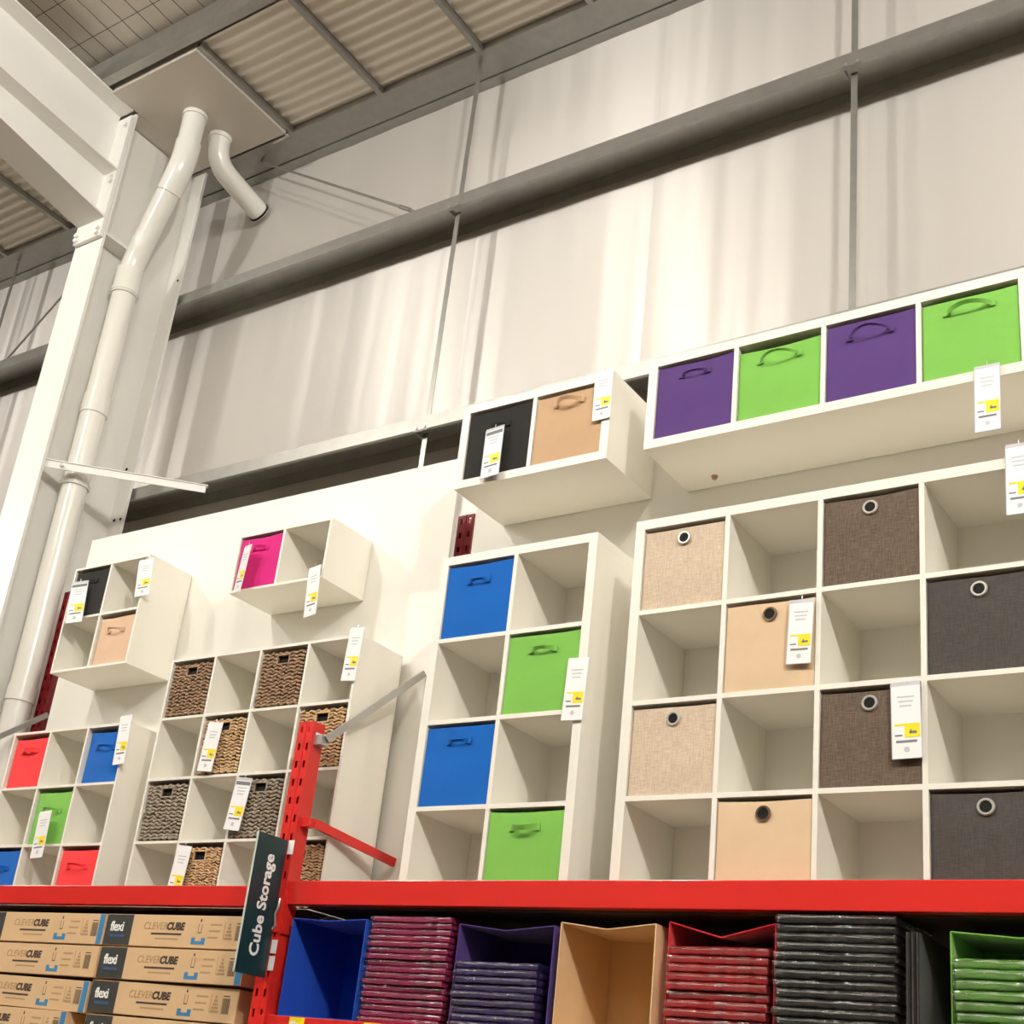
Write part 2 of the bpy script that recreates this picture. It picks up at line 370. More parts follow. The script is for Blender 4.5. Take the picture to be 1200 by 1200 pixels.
# ================================================================ RACKING
def upright_part(name, x0, x1, y0, yd, z0, z1, m, parent, ox, oy, oz, front=True, sticker=True):
    """perforated post: holed face at y0, returns running back to y0+yd"""
    mb = MB(); w = x1-x0
    cols = [x0, x0+w*.16, x0+w*.32, x0+w*.68, x0+w*.84, x1]
    pitch, hh = 76, 30
    zz = [z0]; z = z0+30
    while z+hh < z1-8: zz += [z, z+hh]; z += pitch
    zz.append(z1)
    for j in range(len(zz)-1):
        hole = j % 2 == 1
        for i in range(5):
            if hole and i in (1, 3): continue
            mb.box(cols[i]-ox, cols[i+1]-ox, y0-oy, y0+3-oy, zz[j]-oz, zz[j+1]-oz)
    xm = (x0+x1)/2
    mb.box(xm-4-ox, xm+4-ox, y0-3-oy, y0-oy, z0-oz, z1-oz)
    for a in (x0, x1-3): mb.box(a-ox, a+3-ox, y0+3-oy, y0+yd-oy, z0-oz, z1-oz)
    mb.box(x0-ox+3, x1-ox-3, y0+yd*.55-oy, y0+yd*.55+2-oy, z0-oz, z1-oz)
    return part(name, mb, m, parent)
RX, RY, RZ = -1471, 350, FL
rack = thing('pallet_rack', 'red steel storage rack carrying the cube shelves and stock', 'rack', RX, RY, RZ)
frames = [(-4380, FL, -700), (-1471, FL, -703), (2150, FL, -703)]
def rp(x, y, z): return (x-RX, y-RY, z-RZ)
for fx, z0, z1 in frames:
    u = upright_part('upright', fx-41, fx+41, -62, 72, z0, z1, m_red, rack, RX, RY, RZ)
    if fx == -1471:
        for za, zb in ((-800, -745), (-1262, -1205), (-1650, -1598), (-1715, -1660)):
            y = -30 if za == -800 else -64.5
            if za == -800: part('sticker', MB().box(fx+41.2-RX, fx+42-RX, -40-RY, -8-RY, za-RZ, zb-RZ), m_card, u)
            else: part('sticker', MB().box(fx+16-RX, fx+46-RX, -64.5-RY, -63.2-RY, za-RZ, zb-RZ), m_card, u)
    upright_part('rear_upright', fx-48+(100 if fx > -2000 else -34), fx+48+(100 if fx > -2000 else -34), 700, 78, z0, 590, m_dred, rack, RX, RY, RZ)
    part('strut', MB().bar(rp(fx+86, -20, -775), (rp(fx+211, 404, -352) if fx > -2000 else rp(fx+60, 690, -225)), 20, 30), m_galvl, rack)
    part('brace', MB().bar(rp(fx+88, -10, -1125), (rp(fx+192, 404, -1196) if fx > -2000 else rp(fx+100, 698, -1190)), 16, 36), m_red, rack)
    part('bracket', MB().box(fx+41-RX, fx+82-RX, -44-RY, 4-RY, -800-RZ, -758-RZ), m_galvl, rack)
    part('bracket', MB().box(fx+41-RX, fx+84-RX, -40-RY, 4-RY, -1143-RZ, -1107-RZ), m_red, rack)
    part('brace', MB().bar(rp(fx+24, 14, -1900), rp(fx+24, 700, -2400), 30, 42), m_red, rack)
    part('foot_plate', MB().box(fx-70-RX, fx+70-RX, -95-RY, 45-RY, 0, 8), m_red, rack)
def beam(x0, x1, zt, zb, y0=-50, m=m_red):
    poly = [(y0, zb), (y0, zt), (y0+35, zt), (y0+35, zt-88*.45), (y0+48, zt-88*.45), (y0+48, zb)]
    mb = MB().prism([(a-RY, b-RZ) for a, b in poly], 'x', x0-RX, x1-RX)
    return part('beam', mb, m, rack, bevel=2.5)
beam(-4335, -1516, -1384, -1467); beam(-1426, 2105, -1364, -1457); beam(-1426, 2105, -1876, -1960); beam(-4335, -1516, -2203, -2280)
for zt, zb, x0, x1 in ((-1384, -1467, -4335, -1516), (-1364, -1450, -1426, 2105), (-1876, -1960, -1426, 2105), (-2203, -2280, -4335, -1516)):
    part('rear_beam', MB().box(x0-RX+60, x1-RX+60, 712-RY, 760-RY, zb-RZ, zt-RZ-60), m_red, rack)
for x, s in ((-1426, 1), (-1516, -1)):
    for zt in ((-1364, -1872) if s > 0 else (-1384, -2190)):
        a, b = (x-4, x+4)
        part('beam_connector', MB().box(a-RX, b-RX, -56-RY, 8-RY, zt-208-RZ, zt-RZ).box(min(x, x-s*44)-RX, max(x, x-s*44)-RX, -66.5-RY, -63-RY, zt-205-RZ, zt-8-RZ) if s > 0 else MB().box(a-RX, b-RX, -56-RY, 8-RY, zt-208-RZ, zt-RZ), m_red, rack, bevel=1)
part('safety_clip', MB().tube([rp(-1446, -69, -1440), rp(-1440, -76, -1470), rp(-1452, -76, -1500), rp(-1446, -72, -1545), rp(-1462, -70, -1560)], 5, 8), m_galvl, rack, True)
def deck(x0, x1, zt):
    n = 4; w = (x1-x0)/n
    for i in range(n):
        part('deck_board', MB().box(x0+i*w+1.5-RX, x0+(i+1)*w-1.5-RX, 14-RY, 700-RY, zt-10-RZ, zt-RZ), m_chip, rack)
deck(-4330, -1374, -1465); deck(-1370, 2100, -1452); deck(-1420, 2100, -1876); deck(-4330, -1520, -2200)

# backing boards
for i, (x0, x1, zb) in enumerate(((-3917, -1225, -1463), (-1097, 2200, -1450))):
    n = 2
    t = thing('backing_board', ['large white backing board behind the compact units with pink and black bins', 'large white backing board behind the tall unit with brown and charcoal bins'][i], 'board', x0, 420, zb)
    part('panel', MB().box(0, x1-x0, 0, 16, 0, 738-zb), m_board, t)

# ================================================================ CUBE SHELVES
def cube_unit(name, label, x, y, ztop, nc, nr, W, H, d, T, t_, group=None):
    """front left top corner at x,y,ztop"""
    tw = nc*W+(nc-1)*t_+2*T; th = nr*H+(nr-1)*t_+2*T
    o = thing(name, label, 'cube shelf', x, y, ztop-th, group)
    bt = 4
    part('top_panel', MB().box(0, tw, 0, d, th-T, th), m_white, o, bevel=.8)
    part('bottom_panel', MB().box(0, tw, 0, d, 0, T), m_white, o, bevel=.8)
    part('side_panel', MB().box(0, T, 0, d, T, th-T), m_white, o, bevel=.8)
    part('side_panel', MB().box(tw-T, tw, 0, d, T, th-T), m_white, o, bevel=.8)
    for r in range(1, nr):
        z = T+r*H+(r-1)*t_
        part('shelf', MB().box(T, tw-T, .6, d-bt-6, z, z+t_), m_white, o, bevel=.6)
    for c in range(1, nc):
        xx = T+c*W+(c-1)*t_
        for r in range(nr):
            z = T+r*(H+t_)
            part('divider', MB().box(xx, xx+t_, .6, d-bt-6, z, z+H), m_white, o)
    for c in range(nc):
        part('back_panel', MB().box(T+c*(W+t_)-(t_/2 if c else 0)+1, T+c*(W+t_)+W+(t_/2 if c < nc-1 else 0)-1, d-bt-6, d-6, T, th-T), m_white, o)
    def cell(c, r): return (x+T+c*(W+t_), y, ztop-th+T+(nr-1-r)*(H+t_), W, H)     # floor left front of the opening; r = 0 is the top row
    o['label'] = label
    return cell
U1 = cube_unit('cube_shelf', 'big white sixteen cube shelf with linen, brown and charcoal bins', 0, 0, 0, 4, 4, 330, 330, 391, 38, 18)
U2 = cube_unit('cube_shelf', 'white two by four cube tower with blue and green bins', -935, 24, 0, 2, 4, 330, 330, 391, 38, 18)
U3 = cube_unit('cube_shelf', 'white wall mounted row of four cubes with purple and green bins', -12, 28, 735, 4, 1, 330, 330, 388, 38, 18)
U4 = cube_unit('cube_shelf', 'white wall mounted pair of cubes with one black and one tan bin', -932, 28, 733, 2, 1, 330, 330, 388, 38, 18)
CW, CT = 283.5, 13
U5 = cube_unit('cube_shelf', 'small white two by two cube shelf with black and peach bins on the board', -3570, 118, 376, 2, 2, CW, CW, 298, CT, CT)
U6 = cube_unit('cube_shelf', 'small white pair of cubes with one pink bin on the board', -2309, 118, 371, 2, 1, CW, CW, 298, CT, CT)
U7 = cube_unit('cube_shelf', 'compact white sixteen cube shelf with woven seagrass baskets', -2580, 89, -264.5, 4, 4, CW, CW, 298, CT, CT)
U8 = cube_unit('cube_shelf', 'compact white nine cube shelf with red, blue and green bins', -3704, 92, -561, 3, 3, CW, CW, 298, CT, CT)
# small dark fixings under the wall mounted row
t = thing('shelf_bracket', 'small dark fixing under the wall mounted row of four cubes', 'fixing', 150, 330, 328.5)
part('knob', MB().tube([(0, 0, -14), (0, 0, 0)], [9, 14], 12), m_kraftm, t, True); part('screw', MB().tube([(0, 0, -18), (0, 0, -14)], 6, 8), m_galvl, t)

# ================================================================ FABRIC BINS
def bin_body(w, h, d, seed, puff=5):
    """open-topped stitched cube; origin at front bottom centre"""
    rnd = random.Random(seed); mb = MB(); n = 10
    ph = [rnd.random()*6.28 for _ in range(4)]
    def fy(u, v):
        return -puff*(.35+.65*math.sin(math.pi*u)*math.sin(math.pi*min(1, v*.9+.1)))*.8 + 2.2*math.sin(u*7+ph[0]+v*3)*v + 1.6*math.sin(v*9+ph[1])*math.sin(math.pi*u)
    def fz(u, v): return h*v - (5*math.sin(math.pi*u)*rnd_top if v == 1 else 0)
    rnd_top = rnd.uniform(.2, 1.0)
    fr, bk = [], []
    for j in range(n+1):
        for i in range(n+1):
            u, v = i/n, j/n; yv = fy(u, v); fr.append((-w/2+w*u, yv+4, fz(u, v))); bk.append((-w/2+w*u*.976+w*.012, yv+8, fz(u, v)))
    fs = []; N = (n+1)**2
    for j in range(n):
        for i in range(n):
            a = j*(n+1)+i; fs += [(a, a+1, a+n+2, a+n+1), (a+N, a+n+1+N, a+n+2+N, a+1+N)]
    for j in range(n):
        for c in (0, n):
            a = j*(n+1)+c; fs.append((a, a+n+1, a+n+1+N, a+N))
    for i in range(n):
        for rr in (0, n):
            a = rr*(n+1)+i; fs.append((a, a+1, a+1+N, a+N))
    mb.add(fr+bk, fs)
    mb.box(-w/2, -w/2+4, 6, d, 0, h-2).box(w/2-4, w/2, 6, d, 0, h-2).box(-w/2+4, w/2-4, d-4, d, 0, h-2).box(-w/2+4, w/2-4, 8, d-4, 0, 5)
    return mb
def strap(w, bulge, lift, wid, tilt, z, off=0):
    """cloth loop handle sewn on the front"""
    n = 14; vs = []; fs = []
    for i in range(n+1):
        u = i/n; s = math.sin(math.pi*u)**.8
        cx = -w/2+w*u; cy = -4-bulge*s; cz = z+lift*s+off*math.sin(2*math.pi*u)*.5
        ww = wid*(1-.25*s)
        a = math.radians(tilt)*s
        dy, dz = -math.sin(a)*ww/2, math.cos(a)*ww/2
        ny, nz = math.cos(a)*1.5, math.sin(a)*1.5
        vs += [(cx, cy+dy-ny, cz+dz-nz), (cx, cy+dy+ny, cz+dz+nz), (cx, cy-dy+ny, cz-dz+nz), (cx, cy-dy-ny, cz-dz-nz)]
    for i in range(n):
        for k in range(4): fs.append((4*i+k, 4*i+(k+1) % 4, 4*i+4+(k+1) % 4, 4*i+4+k))
    fs += [(0, 1, 2, 3), (4*n+3, 4*n+2, 4*n+1, 4*n)]
    return MB().add(vs, fs)
def ring(ro, ri, z, n=28, th=5):
    vs = []; fs = []
    for i in range(n):
        a = 2*math.pi*i/n; c, s = math.cos(a), math.sin(a)
        for r, y in ((ro, 0), (ro-3, -th), (ri+3, -th), (ri, 0)): vs.append((c*r, y-3, z+s*r))
    for i in range(n):
        for k in range(3): fs.append((4*i+k, 4*i+k+1, 4*((i+1) % n)+k+1, 4*((i+1) % n)+k))
    return MB().add(vs, fs)
seedc = [100]
def fabric_bin(cellpos, col, label, kind='strap', recess=6, size=(322, 316, 360), rotz=0, lift=8, bulge=24, wid=20, tilt=35, hw=110, hz=None, group=None, off=0, cat='bin', ring_m=None, shiftx=0, puff=5):
    x, y, z, W, H = cellpos; w, h, d = size; seedc[0] += 1
    o = thing('storage_bin', label, cat, x+W/2+shiftx, y+recess, z+.6, group, (0, 0, rotz))
    m = F[col]
    part('body', bin_body(w, h, d, seedc[0], puff), m, o, True)
    hz = hz if hz is not None else h*.76
    if kind == 'strap':
        hd = part('handle', strap(hw, bulge, lift, wid, tilt, hz, off), m, o, True)
        for s in (-1, 1): part('stitch_patch', MB().box(s*hw/2-13, s*hw/2+13, -5.5, -3, hz-12, hz+12), m, hd)
    else:
        gz = h*.86
        g = part('grommet', ring(27, 16.5, gz), ring_m or m_steel, o, True)
        part('grommet_hole', MB().tube([(0, -5, gz), (0, -1, gz)], 18, 24), m_black, g)
    return o
lin_ = 'linen coloured'
fabric_bin(U1(0,0), 'linen', 'linen coloured bin with steel eyelet in a top corner of the sixteen cube shelf', 'ring', 8)
fabric_bin(U1(2,0), 'brown', 'dark brown bin with eyelet in the top row, no ticket on it', 'ring', 6)
fabric_bin(U1(1,1), 'honey', 'honey tan bin with dark eyelet and a price ticket on its front', 'ring', 4, ring_m=m_brass)
fabric_bin(U1(3,1), 'charcoal', 'charcoal bin with eyelet, two rows above the other charcoal bin', 'ring', 6)
fabric_bin(U1(0,2), 'linen', 'linen coloured bin with steel eyelet two cubes below the other linen bin', 'ring', 8)
fabric_bin(U1(2,2), 'brown', 'dark brown bin with a price ticket over its front', 'ring', 6)
fabric_bin(U1(1,3), 'honey', 'honey tan bin with dark eyelet just above the red beam', 'ring', 4, ring_m=m_brass)
fabric_bin(U1(3,3), 'charcoal', 'charcoal bin with eyelet just above the red beam', 'ring', 8)
fabric_bin(U2(0,0), 'blue', 'bright blue bin in the top cube of the two by four tower', recess=4, lift=0, bulge=16, wid=16, tilt=60, hw=86)
fabric_bin(U2(1,1), 'green', 'lime green bin in the tower beside a hanging price ticket', recess=4, lift=2, bulge=20, tilt=45, hw=104, hz=250)
fabric_bin(U2(0,2), 'blue', 'bright blue bin in the tower, two cubes below the other blue one', recess=4, lift=-2, bulge=18, wid=16, tilt=60, hw=92, hz=255)
fabric_bin(U2(1,3), 'green', 'lime green bin low in the tower just above the red beam', recess=4, lift=-6, bulge=26, wid=26, tilt=30, hw=110, hz=255)
fabric_bin(U3(0,0), 'purple', 'purple bin at the open end of the wall mounted row, beside the pair of cubes', recess=4, lift=0, bulge=20, wid=12, tilt=70, hw=110, hz=262)
fabric_bin(U3(1,0), 'green', 'lime green bin between the two purple bins, sitting low in its cube', recess=10, size=(322, 300, 355), lift=6, bulge=44, wid=14, tilt=65, hw=150, hz=245)
fabric_bin(U3(2,0), 'purple', 'purple bin between the two lime green bins of the wall mounted row', recess=4, lift=10, bulge=46, wid=14, tilt=65, hw=150, hz=250)
fabric_bin(U3(3,0), 'green', 'lime green bin at the end of the row above a hanging ticket', recess=6, size=(322, 312, 355), lift=6, bulge=34, wid=20, tilt=50, hw=150, hz=258)
fabric_bin(U4(0,0), 'black', 'black bin in the wall mounted pair of cubes with a ticket', recess=4, lift=0, bulge=10, wid=12, hw=90, hz=235)
fabric_bin(U4(1,0), 'tan', 'tan bin with cloth handle beside the black bin near the tower', recess=4, lift=0, bulge=40, wid=22, tilt=40, hw=120, hz=265)
cs = (272, 268, 274)
fabric_bin(U5(0,0), 'black', 'black bin in the small two by two cube shelf', recess=5, size=cs, lift=0, bulge=10, wid=12, hw=80)
fabric_bin(U5(1,1), 'peach', 'peach bin in the small two by two cube shelf', recess=12, size=(262, 262, 268), lift=0, bulge=34, wid=14, tilt=60, hw=110, hz=185)
fabric_bin(U6(0,0), 'pink', 'hot pink bin in the small pair of cubes', recess=4, size=cs, lift=4, bulge=20, wid=20, hw=90, puff=9)
fabric_bin(U8(0,0), 'red', 'bright red bin in the top row of the nine cube shelf', recess=14, size=(262, 262, 268), lift=4, bulge=20, wid=26, tilt=20, hw=110, hz=195)
fabric_bin(U8(2,0), 'blue', 'blue bin in the top row of the nine cube shelf', recess=18, size=(258, 262, 262), lift=2, bulge=30, wid=18, tilt=45, hw=120, hz=180, puff=9)
fabric_bin(U8(1,1), 'green', 'lime green bin in the middle of the nine cube shelf', recess=14, size=(262, 262, 268), lift=6, bulge=40, wid=20, tilt=40, hw=120, hz=165, puff=10)
fabric_bin(U8(0,2), 'blue', 'blue bin in the lowest row of the nine cube shelf', recess=8, size=cs, lift=4, bulge=30, wid=20, tilt=40, hw=110, hz=180, puff=8)
fabric_bin(U8(2,2), 'red', 'bright red bin in the lowest row of the nine cube shelf', recess=10, size=(264, 264, 270), lift=6, bulge=40, wid=16, tilt=55, hw=130, hz=185, puff=8)

# ================================================================ WOVEN BASKETS
def lump(mb, c, ax, r1, r2, yx):
    """one seagrass braid strand: squashed 6-sided spindle along ax in the face plane"""
    n = 6; rings = ((-1, 0), (-.55, .8), (0, 1), (.55, .8), (1, 0)); base = len(mb.v)
    a = Vector(ax).normalized(); nrm = Vector(yx); b = a.cross(nrm).normalized()
    idx = []
    for t, s in rings:
        p = Vector(c)+a*(t*r1)
        if s == 0: mb.v.append(tuple(p)); idx.append([len(mb.v)-1])
        else:
            row = []
            for k in range(n):
                g = 2*math.pi*k/n; mb.v.append(tuple(p+b*(math.cos(g)*r2*s)+nrm*(math.sin(g)*r2*s*.9))); row.append(len(mb.v)-1)
            idx.append(row)
    for q in range(len(idx)-1):
        A, B = idx[q], idx[q+1]
        for k in range(n):
            k2 = (k+1) % n
            if len(A) == 1: mb.f.append((A[0], B[k], B[k2]))
            elif len(B) == 1: mb.f.append((A[k], A[k2], B[0]))
            else: mb.f.append((A[k], B[k], B[k2], A[k2]))
def basket_weave(w, h, d, seed, rows=15, rough=1.0):
    rnd = random.Random(seed); mb = MB(); rh = h/rows
    hole = (-34, 34, h*.79, h*.93)
    for r in range(rows):
        z = rh*(r+.5)
        for face in range(4):
            L = w if face < 2 else d
            n = int(L/20)
            for i in range(n):
                u = -L/2+(i+.5)*L/n+rnd.uniform(-2, 2)*rough; s = 1 if i % 2 == 0 else -1
                zz = z+rnd.uniform(-1.5, 1.5)*rough+s*rh*.12
                zz = max(zz, rh*.5+4); slope = .35+rnd.uniform(-.25, .25)*rough
                r1, r2 = 15+rnd.uniform(-1, 3)*rough, rh*.40+rnd.uniform(-.8, 1.4)*rough
                out = 6+rnd.uniform(-2, 2.5)*rough+s*1.2
                if face == 0:
                    if hole[0]-8 < u < hole[1]+8 and hole[2]-rh*.3 < zz < hole[3]+rh*.3: continue
                    lump(mb, (u, -out+4, zz), (1, 0, slope*s), r1, r2, (0, -1, 0))
                elif face == 1: continue
                else:
                    sx = -1 if face == 2 else 1
                    lump(mb, (sx*(w/2-6), d/2+u, zz), (0, 1, slope*s), r1, r2*.7, (sx, 0, 0))
    return mb
def basket(cellpos, kind, label, seed, recess=8, rows=15, group='woven baskets in the compact cube shelf'):
    x, y, z, W, H = cellpos; w, h, d = 252, 262, 262
    o = thing('woven_basket', label, 'basket', x+W/2, y+recess, z+.6, group)
    wv = part('weave', basket_weave(w, h, d, seed, rows), W_[kind], o, True); wv['kind'] = 'stuff'
    bw = w/2-5
    fr = MB()
    hx, z0, z1 = 34, h*.79, h*.93
    fr.box(-bw, bw, 3, 8, 0, z0).box(-bw, -hx, 3, 8, z0, z1).box(hx, bw, 3, 8, z0, z1).box(-bw, bw, 3, 8, z1, h)
    fr.box(-bw, -bw+4, 8, d, 0, h).box(bw-4, bw, 8, d, 0, h).box(-bw+4, bw-4, d-4, d, 0, h).box(-bw+4, bw-4, 8, d-4, 0, 4)
    part('liner', fr, mat('liner_'+kind, (74, 56, 40), .9) if 'liner_'+kind not in bpy.data.materials else bpy.data.materials['liner_'+kind], o)
    part('handle_frame', MB().box(-hx-7, hx+7, -7, 2, z1, z1+7).box(-hx-7, hx+7, -7, 2, z0-7, z0).box(-hx-7, -hx, -7, 2, z0, z1).box(hx, hx+7, -7, 2, z0, z1), W_[kind], o, bevel=1.5)
    part('slot_shade_plate', MB().box(-hx, hx, 8.5, 11, z0, z1), m_black, o)  # black plate behind the opening, painted shade of the hollow inside
basket(U7(0,0), 'brown', 'dark brown seagrass basket in the top corner cube of the compact shelf', 1)
basket(U7(2,0), 'brown', 'brown seagrass basket in the top row between two empty cubes', 2)
basket(U7(1,1), 'honey', 'honey seagrass basket in the second row with a ticket', 3, rows=17)
basket(U7(3,1), 'honey', 'honey seagrass basket partly behind the red upright top', 4, rows=17)
basket(U7(0,2), 'grey', 'grey washed seagrass basket in the third row at the shelf edge', 5)
basket(U7(2,2), 'grey', 'grey washed seagrass basket with a ticket beside the sign', 6)
basket(U7(1,3), 'honey', 'tan fine woven basket in the lowest row beside a ticket', 7, rows=22)
basket(U7(3,3), 'honey', 'tan fine woven basket behind the red upright above the beam', 8, rows=22)

# ================================================================ PRICE TICKETS
def ticket(x, y, z, w, h, tilt, rotz, label, style=0):
    """origin at the top centre, hanging down"""
    o = thing('price_ticket', label, 'price ticket', x, y, z, 'price tickets on the cube shelves', (0, tilt, rotz))
    part('card', MB().box(-w/2, w/2, 0, 1.2, -h, -14), m_card, o)
    part('holder', MB().box(-w/2-2, w/2+2, 1.4, 2.2, -h-2, 0).box(-w/2-2, -w/2-.5, -1, 1.4, -h-2, -8).box(w/2+.5, w/2+2, -1, 1.4, -h-2, -8).box(-w/2-2, w/2+2, -1, 1.4, -h-2, -h-.5), m_lprint if style else m_card, o)
    yb = -h*.60
    part('price_block', MB().box(-w*.06, w*.46, -.8, 0, yb-h*.135, yb+h*.02).box(-w*.40, w*.46, -.8, 0, yb+h*.02, yb+h*.045), m_yellow, o)
    part('price_print', MB().box(w*.10, w*.36, -1.4, -.8, yb-h*.085, yb-h*.055).box(w*.14, w*.18, -1.4, -.8, yb-h*.085, yb-h*.03), m_gprint, o)
    for q in range(3):
        zz = -h*(.20+q*.06); part('print_line', MB().box(-w*(.30-.04*q), w*(.30-.05*q), -.6, 0, zz-2.2, zz+2.2), m_lprint, o)
    part('print_line', MB().box(-w*.40, -w*.14, -.6, 0, yb-h*.115, yb-h*.095), m_gprint, o)
    part('barcode', MB().box(-w*.36, w*.36, -.7, 0, -h*.80, -h*.77), m_gprint, o)
    part('emblem', MB().tube([(0, 0, -h*.89), (0, -.6, -h*.89)], w*.10, 14), m_lprint, o)
    if style == 2: part('header', MB().box(-w*.46, w*.46, -.7, 0, -34, -18), m_gprint, o)
    part('hanger', MB().tube([(0, 1, 0), (0, 1.5, 8), (0, 2.5, 14)], 1.6, 6), m_galvl, o)
ticket(-3453, 82, 274, 104, 240, -5, 14, 'price ticket hanging in front of the black bin on the two by two shelf', 2)
ticket(-2976, 108, 343, 88, 208, -6, 10, 'price ticket on the side edge of the two by two shelf')
ticket(-2185, 70, 282, 84, 238, 9, -22, 'price ticket hanging sideways on the hot pink bin')
ticket(-1748, 104, 119, 76, 250, -5, -6, 'price ticket hanging below the empty cube beside the pink bin')
ticket(-1398, 76, -236, 70, 244, 2, 6, 'price ticket on the top corner of the shelf with woven baskets')
ticket(-2168, 72, -614, 84, 230, 4, 4, 'price ticket on the honey basket in the second row')
ticket(-1914, 70, -887, 88, 234, 6, 4, 'price ticket on the grey washed basket near the sign', 2)
ticket(-2208, 70, -1184, 80, 236, 5, 4, 'price ticket on the fine woven basket in the lowest row')
ticket(-2815, 77, -531, 72, 246, -4, 4, 'price ticket at the top corner of the nine cube shelf')
ticket(-3239, 58, -998, 96, 230, -3, -4, 'price ticket hanging over the lime green bin of the nine cube shelf')
ticket(-211, 14, -520, 84, 243, 2, 2, 'price ticket on the edge of the blue and green tower')
ticket(-733, 8, 580, 98, 236, 0, -6, 'price ticket hanging on the black bin of the wall mounted pair', 2)
ticket(-218, 20, 737, 80, 228, -1, 0, 'price ticket on the corner of the wall mounted pair of cubes')
ticket(1291, 18, 376, 80, 252, 1, 0, 'price ticket hanging below the lime green bin of the wall mounted row', 1)
ticket(1387, -10, 41, 80, 250, 1, 0, 'price ticket on the top edge of the big sixteen cube shelf', 1)
ticket(671, -12, -409, 84, 230, 2, 0, 'price ticket on the honey tan bin with dark eyelet', 1)
ticket(1018, -12, -736, 90, 248, -1, 0, 'price ticket on the dark brown bin', 1)

# ================================================================ SIGN
t = thing('aisle_sign', 'dark green blade sign reading Cube Storage fixed to the red upright', 'sign', -1462, -67.5, -1745)
part('panel', MB().box(-4, 4, -168, 0, 0, 538), m_sign, t)
part('edge_strip', MB().box(-4.5, 4.5, -170, -168, 0, 538), m_signedge, t)
me = text_mesh('lettering', 'Cube Storage', 70, m_print, 2.0, 0, 1.02, 'CENTER')
o = obj('lettering', me, t, (.0048, -.084, .268))
# text runs upward, read from +x: local x -> +z, local y -> -y
o.matrix_local = Matrix(((0, 0, 1, .0048), (0, -1, 0, -.084), (1, 0, 0, .268), (0, 0, 0, 1)))
part('bracket', MB().box(-14, -4, -20, 0, 60, 90).box(-14, -4, -20, 0, 430, 460), m_galvl, t)

# ================================================================ CARTONS
def carton_parts():
    """all meshes of one carton; origin at front bottom left; 880 x 134 x 420"""
    Wc, Hc, Dc = 884, 132, 420; L = []
    L.append(('body', MB().box(0, Wc, 0, Dc, 0, Hc).mesh('body', m_kraft, False, 2.5), (0,0,0), None))
    L.append(('dark_panel', MB().box(3, 172, -.8, 0, 2, Hc-2).mesh('dark_panel', m_charp), (0,0,0), None))
    L.append(('blue_strip', MB().box(Wc-38, Wc-4, -.8, 0, 2, Hc-2).mesh('blue_strip', m_blup), (0,0,0), None))
    R = (90, 0, 0)
    L.append(('brand_lettering', text_mesh('brand_lettering', 'flexi', 58, m_print, 1.2, 0, .92), (34, -1.4, 78), R))
    L.append(('brand_underline', MB().box(40, 130, -1.5, -.8, 34, 46).mesh('brand_underline', m_navyp), (0,0,0), None))
    L.append(('product_lettering', text_mesh('product_lettering', 'CLEVER', 42, m_kraftm, .3, .12, 1.05), (246, -.6, 84), R))
    L.append(('product_lettering', text_mesh('product_lettering', 'CUBE', 42, m_kraftd, 2.2, .12, 1.02), (390, -.6, 84), R))
    L.append(('print_line', MB().box(300, 486, -.5, 0, 49, 57).mesh('print_line', m_kraftd), (0,0,0), None))
    L.append(('print_line', MB().box(330, 470, -.5, 0, 30, 36).mesh('print_line', m_kraftm), (0,0,0), None))
    L.append(('blue_icon', MB().box(552, 632, -.6, 0, 14, 28).box(552, 574, -.6, 0, 28, 42).box(610, 632, -.6, 0, 28, 42).mesh('blue_icon', m_blup), (0,0,0), None))
    L.append(('bottle_icon', MB().box(588, 596, -.6, 0, 106, 118).box(582, 602, -.5, 0, 60, 64).box(582, 584, -.5, 0, 64, 98).box(600, 602, -.5, 0, 64, 98).mesh('bottle_icon', m_kraftd), (0,0,0), None))
    mb = MB()
    for q in range(3): mb.box(650-q*4, 716-q*6, -.5, 0, 92-q*26, 99-q*26)
    L.append(('print_line', mb.mesh('print_line', m_kraftm), (0,0,0), None))
    L.append(('rule', MB().box(733, 736, -.5, 0, 36, 108).mesh('rule', m_kraftm), (0,0,0), None))
    mb = MB()
    for q in range(5): mb.box(762-5-q*4.5, 762+5+q*4.5, -.5, 0, 92-q*14, 102-q*14)
    L.append(('stacking_icon', mb.mesh('stacking_icon', m_kraftm), (0,0,0), None))
    mb = MB(); xx = 800
    rnd = random.Random(4)
    while xx < 840:
        ww = rnd.choice((1.5, 2.5, 4)); mb.box(xx, xx+ww, -.5, 0, 34, 94); xx += ww+rnd.choice((1.5, 2.5))
    mb.box(802, 838, -.5, 0, 100, 104)
    L.append(('barcode', mb.mesh('barcode', m_kraftd), (0,0,0), None))
    return L
CP = carton_parts()
def carton(x, y, z, rz, ry, label, noblue=False):
    o = thing('flat_pack_carton', label, 'carton', x, y, z, 'kraft flat pack cartons on the lower shelf', (0, ry, rz))
    for n, me, loc, rot in CP:
        if n == 'blue_strip' and noblue: continue
        pmesh(n, me, o, loc, rot or (0,0,0))
rowsz = [-1634-1, -1768-1, -1902-1, -2036-1, -2198]
